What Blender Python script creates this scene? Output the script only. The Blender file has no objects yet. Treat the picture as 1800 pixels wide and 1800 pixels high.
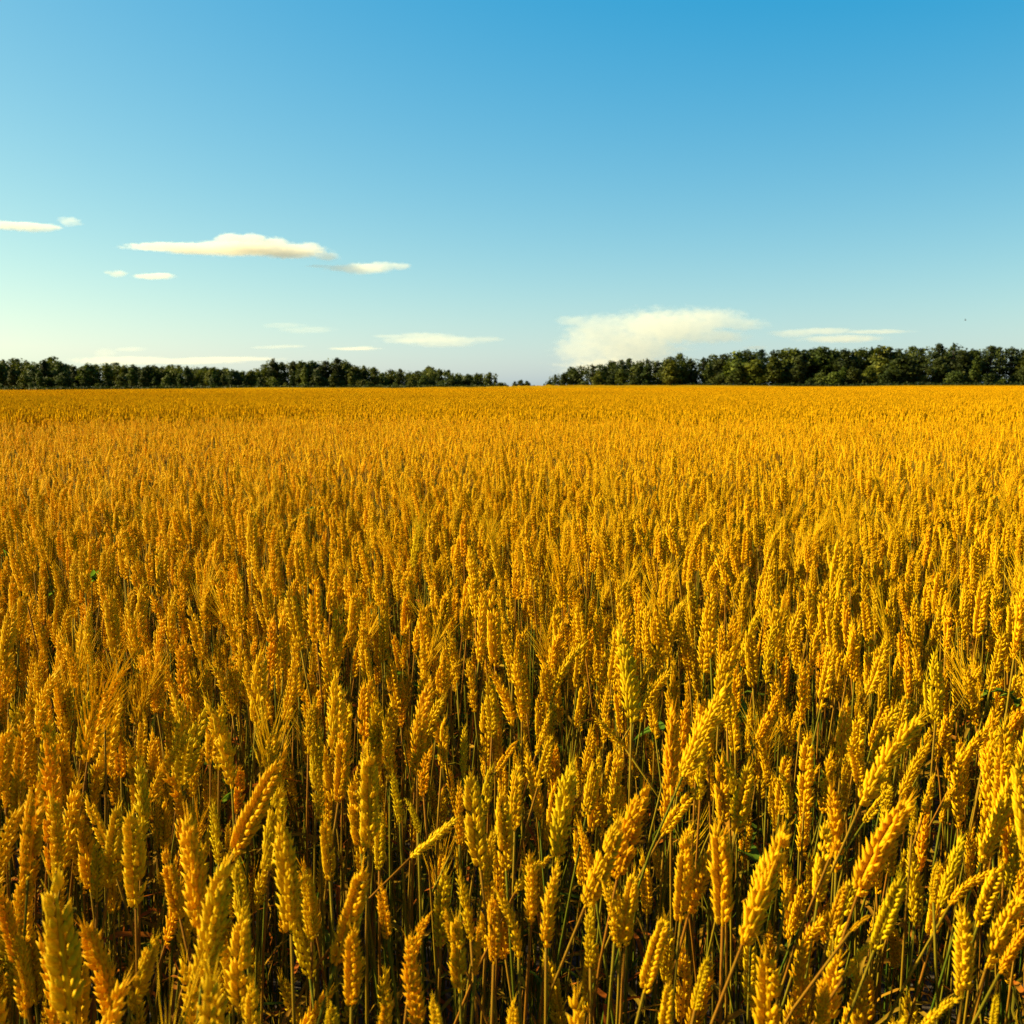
import bpy, math, random, re
import numpy as np
from mathutils import Matrix, Vector, Quaternion, noise as mnoise

R = math.radians
scene = bpy.context.scene
C = scene.collection

# ------------------------------------------------------------------ camera
FPX = 1805.0                       # focal length in pixels of the 1800 px frame
CAM = Vector((0.0, 0.0, 1.28))
PITCH, ROLL = R(6.95), R(-0.22)
cam_rot = Matrix.Rotation(R(90) - PITCH, 4, 'X') @ Matrix.Rotation(ROLL, 4, 'Z')
cd = bpy.data.cameras.new('camera')
cam = bpy.data.objects.new('camera', cd)
C.objects.link(cam)
cam.matrix_world = Matrix.Translation(CAM) @ cam_rot
cd.sensor_width = 36.0
cd.lens = 36.0 * FPX / 1800.0
cd.clip_start = 0.02
cd.clip_end = 60000.0
cd.dof.use_dof = True
cd.dof.focus_distance = 1.7
cd.dof.aperture_fstop = 14.0
scene.camera = cam
CR = cam_rot.to_3x3()


def at(px, py, depth):
    """world point seen at pixel (px, py) of the 1800 px frame, DEPTH metres along the view axis"""
    return CAM + CR @ Vector(((px - 900) / FPX * depth, (900 - py) / FPX * depth, -depth))


CRT = np.array(CR.transposed())


def project(P):
    """(n,3) world points -> px, py, depth"""
    q = (np.asarray(P) - np.array(CAM)) @ CRT.T
    d = -q[:, 2]
    dd = np.where(d > 1e-4, d, 1e-4)
    return 900 + FPX * q[:, 0] / dd, 900 - FPX * q[:, 1] / dd, d


# ------------------------------------------------------------------ sky, sun, exposure
SUN_EL, SUN_AZ = R(28), R(-79)          # azimuth from the view axis (+Y), negative = left
sun_dir = Vector((math.sin(SUN_AZ) * math.cos(SUN_EL), math.cos(SUN_AZ) * math.cos(SUN_EL), math.sin(SUN_EL)))
world = bpy.data.worlds.new('World')
scene.world = world
world.use_nodes = True
nt = world.node_tree
nt.nodes.clear()
sky = nt.nodes.new('ShaderNodeTexSky')
sky.sky_type = 'NISHITA'
sky.sun_disc = False
sky.sun_elevation = SUN_EL
sky.sun_rotation = SUN_AZ
sky.air_density = 1.0
sky.dust_density = 0.55
sky.ozone_density = 1.0
sky.altitude = 0
# the photograph's colour response (its red climbs, its blue flattens), the same for the whole sky
EXPOSURE = 2.0
SKY_STRENGTH = 0.06
sep = nt.nodes.new('ShaderNodeSeparateColor')
com = nt.nodes.new('ShaderNodeCombineColor')
nt.links.new(sky.outputs[0], sep.inputs[0])
graded = []
for ch, (power, gain) in enumerate(((None, 0.150), (0.90, 0.166), (0.37, 0.412))):
    pw = nt.nodes.new('ShaderNodeMath')
    if power is None:
        pw.operation = 'SUBTRACT'
        pw.inputs[1].default_value = 1.27
        hi = nt.nodes.new('ShaderNodeMath')
        hi.operation = 'MAXIMUM'
        hi.inputs[1].default_value = 1.5
        nt.links.new(sep.outputs[ch], hi.inputs[0])
        nt.links.new(hi.outputs[0], pw.inputs[0])
    else:
        pw.operation = 'POWER'
        pw.inputs[1].default_value = power
        nt.links.new(sep.outputs[ch], pw.inputs[0])
    ml = nt.nodes.new('ShaderNodeMath')
    ml.operation = 'MULTIPLY'
    ml.inputs[1].default_value = gain / (2 ** EXPOSURE) / SKY_STRENGTH
    nt.links.new(pw.outputs[0], ml.inputs[0])
    mn = nt.nodes.new('ShaderNodeMath')
    mn.operation = 'MINIMUM'
    mn.inputs[1].default_value = 12.0
    nt.links.new(ml.outputs[0], mn.inputs[0])
    nt.links.new(mn.outputs[0], com.inputs[ch])
    graded.append(mn)
cap = nt.nodes.new('ShaderNodeMath')          # red never passes green: the greenish cast of the low sky
cap.operation = 'MULTIPLY'
cap.inputs[1].default_value = 0.91
nt.links.new(graded[1].outputs[0], cap.inputs[0])
nt.links.new(cap.outputs[0], graded[0].inputs[1])
bg = nt.nodes.new('ShaderNodeBackground')
bg.inputs['Strength'].default_value = SKY_STRENGTH
wo = nt.nodes.new('ShaderNodeOutputWorld')
nt.links.new(com.outputs[0], bg.inputs[0])
nt.links.new(bg.outputs[0], wo.inputs[0])

sl = bpy.data.lights.new('sun', 'SUN')
sl.energy = 5.0
sl.angle = R(0.55)
sl.color = (1.0, 0.83, 0.44)
so = bpy.data.objects.new('sun', sl)
C.objects.link(so)
so.rotation_euler = (-sun_dir).to_track_quat('-Z', 'Y').to_euler()
so.location = (-20, 5, 30)

scene.view_settings.view_transform = 'Standard'
scene.view_settings.look = 'None'
scene.view_settings.gamma = 1.0
scene.view_settings.exposure = EXPOSURE
scene.view_settings.use_curve_mapping = False
scene.cycles.use_denoising = True
scene.cycles.denoiser = 'OPENIMAGEDENOISE'
scene.cycles.denoising_input_passes = 'RGB_ALBEDO_NORMAL'
scene.cycles.denoising_prefilter = 'NONE'
scene.cycles.max_bounces = 8
scene.cycles.diffuse_bounces = 2
scene.cycles.glossy_bounces = 2
scene.cycles.transmission_bounces = 3
scene.cycles.volume_bounces = 8
scene.cycles.transparent_max_bounces = 8

# ------------------------------------------------------------------ helpers


def tag(o, label=None, cat=None, group=None, kind=None):
    if label:
        o['label'] = label
    if cat:
        o['category'] = cat
    if group:
        o['group'] = group
    if kind:
        o['kind'] = kind
    return o


class MB:
    """collects vertices, faces, material index and a tint value per vertex"""

    def __init__(self):
        self.v, self.f, self.m, self.t, self.n = [], [], [], [], 0

    def add(self, verts, faces, mat=0, tint=0.5):
        verts = np.asarray(verts, float).reshape(-1, 3)
        k = self.n
        self.v.append(verts)
        self.t.append(np.full(len(verts), tint) if np.isscalar(tint) else np.asarray(tint, float))
        self.f.extend([tuple(i + k for i in f) for f in faces])
        self.m.extend([mat] * len(faces))
        self.n += len(verts)

    def mesh(self, name, mats, smooth=True):
        me = bpy.data.meshes.new(name)
        V = np.concatenate(self.v)
        me.from_pydata(V.tolist(), [], self.f)
        for mt in mats:
            me.materials.append(mt)
        me.polygons.foreach_set('material_index', np.array(self.m, np.int32))
        me.polygons.foreach_set('use_smooth', np.full(len(self.f), smooth))
        a = me.attributes.new('tint', 'FLOAT', 'POINT')
        a.data.foreach_set('value', np.concatenate(self.t).astype(np.float32))
        me.update()
        return me


def xf(M, V):
    M = np.array(M)
    return V @ M[:3, :3].T + M[:3, 3]


def add_obj(name, me, parent=None, M=None):
    o = bpy.data.objects.new(name, me)
    C.objects.link(o)
    if parent is not None:
        o.parent = parent
    if M is not None:
        o.matrix_local = M
    return o


# ------------------------------------------------------------------ materials


def new_mat(name):
    m = bpy.data.materials.new(name)
    m.use_nodes = True
    m.node_tree.nodes.clear()
    return m, m.node_tree


def N(t, kind, **kw):
    n = t.nodes.new(kind)
    for k, v in kw.items():
        if isinstance(k, str) and hasattr(n, k):
            setattr(n, k, v)
    return n


def mathn(t, op, a, b=None, clamp=False):
    n = t.nodes.new('ShaderNodeMath')
    n.operation = op
    n.use_clamp = clamp
    for i, x in enumerate((a, b)):
        if x is None:
            continue
        if isinstance(x, (int, float)):
            n.inputs[i].default_value = x
        else:
            t.links.new(x, n.inputs[i])
    return n.outputs[0]


def ramp(t, fac, stops):
    r = t.nodes.new('ShaderNodeValToRGB')
    e = r.color_ramp.elements
    while len(e) < len(stops):
        e.new(0.5)
    for i, (p, c) in enumerate(stops):
        e[i].position = p
        e[i].color = (*c, 1)
    t.links.new(fac, r.inputs[0])
    return r.outputs[0]


def plant_mat(name, stops, transl=0.25, rough=0.55, spec=0.3, nscale=900.0, namp=0.35, rnd=0.5, bump=0.0):
    m, t = new_mat(name)
    at_ = t.nodes.new('ShaderNodeAttribute')
    at_.attribute_name = 'tint'
    oi = t.nodes.new('ShaderNodeObjectInfo')
    tc = t.nodes.new('ShaderNodeTexCoord')
    nz = t.nodes.new('ShaderNodeTexNoise')
    nz.inputs['Scale'].default_value = nscale
    nz.inputs['Detail'].default_value = 2.0
    t.links.new(tc.outputs['Object'], nz.inputs['Vector'])
    v = mathn(t, 'MULTIPLY', mathn(t, 'SUBTRACT', oi.outputs['Random'], 0.5), rnd)
    v = mathn(t, 'ADD', v, at_.outputs['Fac'])
    v = mathn(t, 'ADD', v, mathn(t, 'MULTIPLY', mathn(t, 'SUBTRACT', nz.outputs[0], 0.5), namp), clamp=True)
    col = ramp(t, v, stops)
    mul = t.nodes.new('ShaderNodeMix')
    mul.data_type = 'RGBA'
    mul.blend_type = 'MULTIPLY'
    mul.inputs[0].default_value = 1.0
    t.links.new(col, mul.inputs[6])
    t.links.new(oi.outputs['Color'], mul.inputs[7])
    col = mul.outputs[2]
    p = t.nodes.new('ShaderNodeBsdfPrincipled')
    p.inputs['Roughness'].default_value = rough
    p.inputs['Specular IOR Level'].default_value = spec
    t.links.new(col, p.inputs['Base Color'])
    out = t.nodes.new('ShaderNodeOutputMaterial')
    if bump:
        b = t.nodes.new('ShaderNodeBump')
        b.inputs['Strength'].default_value = bump
        b.inputs['Distance'].default_value = 0.0006
        t.links.new(nz.outputs[0], b.inputs['Height'])
        t.links.new(b.outputs[0], p.inputs['Normal'])
    if transl > 0:
        tr = t.nodes.new('ShaderNodeBsdfTranslucent')
        t.links.new(col, tr.inputs['Color'])
        mx = t.nodes.new('ShaderNodeMixShader')
        mx.inputs[0].default_value = transl
        t.links.new(p.outputs[0], mx.inputs[1])
        t.links.new(tr.outputs[0], mx.inputs[2])
        t.links.new(mx.outputs[0], out.inputs['Surface'])
    else:
        t.links.new(p.outputs[0], out.inputs['Surface'])
    return m


M_EAR = plant_mat('ripe_ear', [(0.0, (0.55, 0.350, 0.004)), (0.3, (0.64, 0.405, 0.004)), (0.6, (0.69, 0.420, 0.004)), (1.0, (0.69, 0.375, 0.004))],
                  transl=0.50, rough=0.6, spec=0.04, nscale=700, namp=0.5, rnd=0.5, bump=0.3)
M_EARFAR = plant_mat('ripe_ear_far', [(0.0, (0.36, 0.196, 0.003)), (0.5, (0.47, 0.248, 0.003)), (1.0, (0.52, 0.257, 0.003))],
                     transl=0.3, rough=0.7, spec=0.0, nscale=300, namp=0.5, rnd=0.3)  # husk self-shadowing that smooth far ears lack, put into a darker base colour
M_STEM = plant_mat('straw_stem', [(0.0, (0.035, 0.060, 0.003)), (0.4, (0.095, 0.088, 0.004)), (0.7, (0.17, 0.11, 0.005)), (1.0, (0.17, 0.07, 0.004))],
                   transl=0.1, rough=0.7, spec=0.03, nscale=60, namp=0.5, rnd=0.7)
M_LEAF = plant_mat('dry_leaf', [(0.0, (0.06, 0.09, 0.006)), (0.35, (0.19, 0.12, 0.008)), (0.7, (0.26, 0.13, 0.008)), (1.0, (0.23, 0.06, 0.006))],
                   transl=0.35, rough=0.8, spec=0.03, nscale=80, namp=0.5, rnd=0.8)
M_WEED = plant_mat('weed_green', [(0.0, (0.035, 0.085, 0.005)), (0.5, (0.075, 0.14, 0.008)), (1.0, (0.14, 0.19, 0.012))],
                   transl=0.45, rough=0.6, spec=0.08, nscale=90, namp=0.4, rnd=0.5)
M_TREE = plant_mat('tree_foliage', [(0.0, (0.010, 0.018, 0.002)), (0.5, (0.028, 0.040, 0.003)), (1.0, (0.085, 0.094, 0.004))],
                   transl=0.25, rough=0.7, spec=0.15, nscale=0.9, namp=0.3, rnd=0.6)
M_PINE = plant_mat('pine_foliage', [(0.0, (0.008, 0.016, 0.003)), (0.5, (0.014, 0.026, 0.004)), (1.0, (0.028, 0.040, 0.005))],
                   transl=0.12, rough=0.7, spec=0.15, nscale=0.9, namp=0.3, rnd=0.5)
M_BARK = plant_mat('bark', [(0.0, (0.02, 0.016, 0.010)), (0.5, (0.04, 0.03, 0.02)), (1.0, (0.07, 0.055, 0.04))],
                   transl=0, rough=0.9, spec=0.1, nscale=3, namp=0.8, rnd=0.6)
M_BIRD = plant_mat('dark_feather', [(0.0, (0.02, 0.02, 0.02)), (1.0, (0.06, 0.055, 0.05))], transl=0, rough=0.8, nscale=8)

# soil
M_SOIL, t = new_mat('soil')
tc = t.nodes.new('ShaderNodeTexCoord')
nz = t.nodes.new('ShaderNodeTexNoise')
nz.inputs['Scale'].default_value = 9
nz.inputs['Detail'].default_value = 8
t.links.new(tc.outputs['Object'], nz.inputs['Vector'])
col = ramp(t, nz.outputs[0], [(0.3, (0.026, 0.017, 0.009)), (0.7, (0.065, 0.043, 0.022))])
p = t.nodes.new('ShaderNodeBsdfPrincipled')
p.inputs['Roughness'].default_value = 0.95
t.links.new(col, p.inputs['Base Color'])
b = t.nodes.new('ShaderNodeBump')
b.inputs['Distance'].default_value = 0.03
t.links.new(nz.outputs[0], b.inputs['Height'])
t.links.new(b.outputs[0], p.inputs['Normal'])
o_ = t.nodes.new('ShaderNodeOutputMaterial')
t.links.new(p.outputs[0], o_.inputs['Surface'])

# far canopy of ears
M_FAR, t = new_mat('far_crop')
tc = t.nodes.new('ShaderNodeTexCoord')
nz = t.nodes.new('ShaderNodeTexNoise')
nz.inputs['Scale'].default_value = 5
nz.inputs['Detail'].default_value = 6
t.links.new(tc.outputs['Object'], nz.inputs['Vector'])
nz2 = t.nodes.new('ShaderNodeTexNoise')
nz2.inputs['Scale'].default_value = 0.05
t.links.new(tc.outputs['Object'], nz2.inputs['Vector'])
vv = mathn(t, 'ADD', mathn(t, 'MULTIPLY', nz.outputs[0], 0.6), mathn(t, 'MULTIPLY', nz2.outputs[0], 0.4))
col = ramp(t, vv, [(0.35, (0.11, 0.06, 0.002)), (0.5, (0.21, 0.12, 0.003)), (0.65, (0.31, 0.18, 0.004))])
p = t.nodes.new('ShaderNodeBsdfPrincipled')
p.inputs['Roughness'].default_value = 0.9
p.inputs['Specular IOR Level'].default_value = 0.0
t.links.new(col, p.inputs['Base Color'])
b = t.nodes.new('ShaderNodeBump')
b.inputs['Distance'].default_value = 0.15
t.links.new(nz.outputs[0], b.inputs['Height'])
t.links.new(b.outputs[0], p.inputs['Normal'])
o_ = t.nodes.new('ShaderNodeOutputMaterial')
t.links.new(p.outputs[0], o_.inputs['Surface'])

# ------------------------------------------------------------------ the ground
gm = bpy.data.meshes.new('ground')
G = 30000.0
gm.from_pydata([(-G, -2000, 0), (G, -2000, 0), (G, G, 0), (-G, G, 0)], [], [(0, 1, 2, 3)])
gm.materials.append(M_SOIL)
tag(add_obj('ground', gm), 'dark soil of the field under the standing crop', 'ground', kind='structure')

# ------------------------------------------------------------------ wheat: shapes
rng = np.random.default_rng(11)
random.seed(4)


def floret(seg=5, rings=((0.0, 0.0), (0.22, 0.75), (0.5, 1.0), (0.78, 0.62), (1.0, 0.0)), L=0.0108, rad=0.0028, awn=0.003):
    """one pointed husk along +Z"""
    V, F = [(0, 0, 0)], []
    mid = rings[1:-1]
    for (h, r) in mid:
        for k in range(seg):
            a = 2 * math.pi * k / seg
            V.append((rad * r * math.cos(a), rad * r * 0.85 * math.sin(a), h * L))
    V.append((0.0, 0, L + awn))
    n = len(mid)
    for k in range(seg):
        F.append((0, 1 + (k + 1) % seg, 1 + k))
        for j in range(n - 1):
            a, b_ = 1 + j * seg + k, 1 + j * seg + (k + 1) % seg
            F.append((a, b_, b_ + seg, a + seg))
        F.append((1 + (n - 1) * seg + k, 1 + (n - 1) * seg + (k + 1) % seg, len(V) - 1))
    return np.array(V), F


def spikelet(mb, M, r, tint, lod=1, awn=0.003):
    """a fan of husks: spreads in local Y, leans out to local +X"""
    M = np.array(M)
    if lod >= 2:
        V, F = floret(4, ((0, 0), (0.4, 1.0), (1, 0)), L=0.0125, rad=0.0043, awn=0.002)
        V = V * np.array([0.8, 1.35, 1.0])
        mb.add(xf(M, V), F, 0, tint)
        return
    spec = [(-1, 26, 0.0, 0.95), (1, 26, 0.0, 0.95), (0, 0, 0.0022, 1.0)]
    if lod == 0:
        spec = [(-1, 30, 0.0, 0.98), (1, 30, 0.0, 0.98), (-0.45, 11, 0.0022, 1.0), (0.45, 11, 0.0018, 1.0)]
    for (sy, ang, lift, sc) in spec:
        V, F = floret(6 if lod == 0 else 5, awn=awn * r.uniform(0.5, 1.5))
        q = Matrix.Translation((0.0008 if abs(sy) == 1 else 0.0016, 0.0013 * sy, lift)) @ Matrix.Rotation(-R(ang) * np.sign(sy), 4, 'X') @ Matrix.Rotation(R(r.uniform(2, 10)), 4, 'Y') @ Matrix.Scale(sc, 4)
        mb.add(xf(M, xf(q, V)), F, 0, np.clip(tint + r.uniform(-0.12, 0.12), 0, 1))


EAR_L = 0.085


def ear_axis(bend, s):
    """arc in the local XZ plane, s in 0..1 -> point, tangent angle"""
    a = bend * s
    if abs(bend) < 1e-3:
        return (0.0, EAR_L * s), 0.0
    return (EAR_L * (1 - math.cos(a)) / bend, EAR_L * math.sin(a) / bend), a


def ear_layout(r, n=20, bend=0.2):
    out = []
    for i in range(n):
        s = (i + 0.2) / n * 0.93
        (x, z), a = ear_axis(bend, s)
        side = 1 if i % 2 else -1
        k = 1.0 - 0.22 * abs(s - 0.40) / 0.6 - (0.18 if s > 0.85 else 0) - (0.2 if i < 2 else 0)
        M = (Matrix.Translation((x, 0, z)) @ Matrix.Rotation(a, 4, 'Y') @ Matrix.Rotation(R(90), 4, 'Z') @
             (Matrix.Rotation(math.pi, 4, 'Z') if side < 0 else Matrix.Identity(4)) @
             Matrix.Rotation(R(r.uniform(-18, 18)), 4, 'Z') @
             Matrix.Translation((0.0021, 0, 0)) @ Matrix.Rotation(R(r.uniform(17, 28) * (1 - 0.45 * s)), 4, 'Y') @ Matrix.Scale(1.02 * k * r.uniform(0.85, 1.1), 4))
        if r.random() > 0.05:
            out.append(M)
    (x, z), a = ear_axis(bend, 0.93)
    out.append(Matrix.Translation((x, 0, z)) @ Matrix.Rotation(a, 4, 'Y') @ Matrix.Rotation(R(r.uniform(0, 90)), 4, 'Z') @ Matrix.Scale(0.85, 4))
    return out


def tube(mb, pts, rads, seg=5, mat=0, tint=0.5, cap=True):
    pts = [Vector(p_) for p_ in pts]
    V, F, T = [], [], []
    ref = Vector((1, 0, 0))
    tt = np.full(len(pts), tint) if np.isscalar(tint) else tint
    for i, p_ in enumerate(pts):
        d = (pts[min(i + 1, len(pts) - 1)] - pts[max(i - 1, 0)]).normalized()
        u = (ref - d * ref.dot(d)).normalized()
        w = d.cross(u)
        for k in range(seg):
            a = 2 * math.pi * k / seg
            V.append(p_ + (u * math.cos(a) + w * math.sin(a)) * rads[i])
            T.append(tt[i])
    for i in range(len(pts) - 1):
        for k in range(seg):
            a, b_ = i * seg + k, i * seg + (k + 1) % seg
            F.append((a, b_, b_ + seg, a + seg))
    if cap:
        F.append(tuple(range((len(pts) - 1) * seg, len(pts) * seg)))
    mb.add(V, F, mat, np.clip(np.array(T), 0, 1))


def awn_blade(mb, p0, d, L, w, mat=0, tint=0.4, curve=0.0, side=None):
    """a bristle: thin three-sided needle"""
    d = d.normalized()
    u = d.orthogonal().normalized()
    w2 = d.cross(u)
    side = side or u
    V = []
    for (s, k) in ((0, 1.0), (0.5, 0.6)):
        c = p0 + d * L * s + side * curve * L * s * s
        for j in range(3):
            a = j * 2.0944
            V.append(c + (u * math.cos(a) + w2 * math.sin(a)) * w * k)
    V.append(p0 + d * L + side * curve * L)
    F = []
    for j in range(3):
        F.append((j, (j + 1) % 3, 3 + (j + 1) % 3, 3 + j))
        F.append((3 + j, 3 + (j + 1) % 3, 6))
    mb.add([tuple(x) for x in V], F, mat, tint)


def ear_core(mb, r, bend, layout, awned=False, tint=0.45):
    """rachis, tip bristles and, on a bearded ear, the long awns"""
    pts = []
    for s in (0, 0.25, 0.5, 0.75, 0.95):
        (x, z), a = ear_axis(bend, s)
        pts.append((x, 0, z))
    tube(mb, pts, [0.0015, 0.002, 0.002, 0.0016, 0.0006], 4, 0, tint)
    (x, z), a = ear_axis(bend, 0.97)
    dirv = Vector((math.sin(a), 0, math.cos(a)))
    for k in range(6):
        d = (dirv + Vector((r.uniform(-.35, .35), r.uniform(-.35, .35), 0)))
        awn_blade(mb, Vector((x, 0, z)) + d * 0.004, d, r.uniform(0.008, 0.02), 0.0005, 0, tint)
    for M in layout[10:]:
        if not awned and r.random() < 0.45:
            d = M.to_3x3() @ Vector((0.1, r.uniform(-.3, .3), 1))
            awn_blade(mb, M @ Vector((0, 0, 0.009)), d, r.uniform(0.006, 0.014), 0.0004, 0, tint)
    if awned:
        for M in layout:
            for k in range(2):
                d = (M.to_3x3() @ Vector((0.15, r.uniform(-.45, .45), 1))).normalized() + dirv * 0.5
                awn_blade(mb, M @ Vector((0, 0, 0.008)), d, r.uniform(0.06, 0.10), 0.0007, 0, tint - 0.1, curve=r.uniform(-.05, .1))


def ear_mesh_into(mb, r, M, lod, awned=False, bend=None, tint=None):
    bend = r.uniform(-0.15, 0.55) if bend is None else bend
    n = 22 if lod == 1 else 17
    lay = ear_layout(r, n, bend)
    t0 = r.uniform(0.15, 0.85) if tint is None else tint
    if lod <= 1:
        tmp = MB()
        ear_core(tmp, r, bend, lay, awned, t0)
        for V, T in zip(tmp.v, tmp.t):
            pass
        mb.add(xf(M, np.concatenate(tmp.v)), tmp.f, 0, np.concatenate(tmp.t))
    for L_ in lay:
        spikelet(mb, M @ L_, r, np.clip(t0 + r.uniform(-0.1, 0.1), 0, 1), lod)
    if lod == 2 and awned:
        (x, z), a = ear_axis(bend, 0.97)
        for L_ in lay[::2]:
            d = (M.to_3x3() @ (L_.to_3x3() @ Vector((0.15, r.uniform(-.4, .4), 1))))
            awn_blade(mb, M @ (L_ @ Vector((0, 0, 0.008))), d, r.uniform(0.05, 0.08), 0.0007, 0, t0)


def spindle(mb, r, M, seg=4, tint=0.5):
    """an ear so far off that its husks are only a jagged outline"""
    V, F = [], []
    hs = (0.0, 0.16, 0.34, 0.52, 0.70, 0.86)
    rr = (0.004, 0.0088, 0.009, 0.0092, 0.0078, 0.0058)
    for h, q in zip(hs, rr):
        for k in range(seg):
            a = 2 * math.pi * (k + (0.5 if int(h * 50) % 2 else 0)) / seg
            V.append((q * math.cos(a) * r.uniform(.75, 1.25), q * math.sin(a) * r.uniform(.75, 1.25), h * EAR_L))
    V.append((0, 0, EAR_L * 1.08))
    for i in range(len(hs) - 1):
        for k in range(seg):
            a, b_ = i * seg + k, i * seg + (k + 1) % seg
            F.append((a, b_, b_ + seg, a + seg))
    for k in range(seg):
        F.append(((len(hs) - 1) * seg + k, (len(hs) - 1) * seg + (k + 1) % seg, len(V) - 1))
    mb.add(xf(M, np.array(V)), F, 0, tint)


def leaf_ribbon(mb, base, out, up, L, w, droop, mat=0, tint=0.5, n=7, twist=0.6):
    """a blade that rises, arches over and hangs"""
    p_ = Vector(base)
    d = (Vector(out) * 0.45 + Vector(up)).normalized()
    sidev = Vector(out).cross(Vector(up)).normalized()
    V, F = [], []
    for i in range(n + 1):
        s = i / n
        ww = w * (0.55 + 0.9 * s if s < 0.35 else 0.865 * (1 - ((s - 0.35) / 0.65) ** 1.6)) + 0.0003
        sv = (Quaternion(d, twist * s * 2) @ sidev).normalized()
        nn = d.cross(sv).normalized()
        V += [p_ - sv * ww, p_ + nn * ww * 0.35, p_ + sv * ww]
        d = (Quaternion(sidev, -droop / n) @ d).normalized()
        p_ = p_ + d * (L / n)
    for i in range(n):
        a = i * 3
        F += [(a, a + 1, a + 4, a + 3), (a + 1, a + 2, a + 5, a + 4)]
    mb.add([tuple(x) for x in V], F, mat, tint)


def bez(p0, p1, p2, p3, n):
    out = []
    for i in range(n + 1):
        s = i / n
        out.append(p0 * (1 - s) ** 3 + p1 * 3 * s * (1 - s) ** 2 + p2 * 3 * s * s * (1 - s) + p3 * s ** 3)
    return out


def stem_path(base, ear_dir, root, n=9):
    h = base.z
    return bez(root, root + Vector((0, 0, h * 0.4)), base - ear_dir * h * 0.3, base, n)


def stem_into(mb, path, r, mat=0, seg=5, tint=0.5):
    n = len(path)
    rads = [0.0021 - 0.0008 * i / (n - 1) for i in range(n)]
    tt = np.array([tint + 0.15 - 0.30 * math.sin(math.pi * min(1, i / (n - 1) * 1.15)) + (0.12 if i >= n - 2 else 0) for i in range(n)])
    tube(mb, path, rads, seg, mat, tt)


def align(d, spin):
    q = Vector((0, 0, 1)).rotation_difference(d.normalized())
    return q.to_matrix().to_4x4() @ Matrix.Rotation(spin, 4, 'Z')


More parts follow.
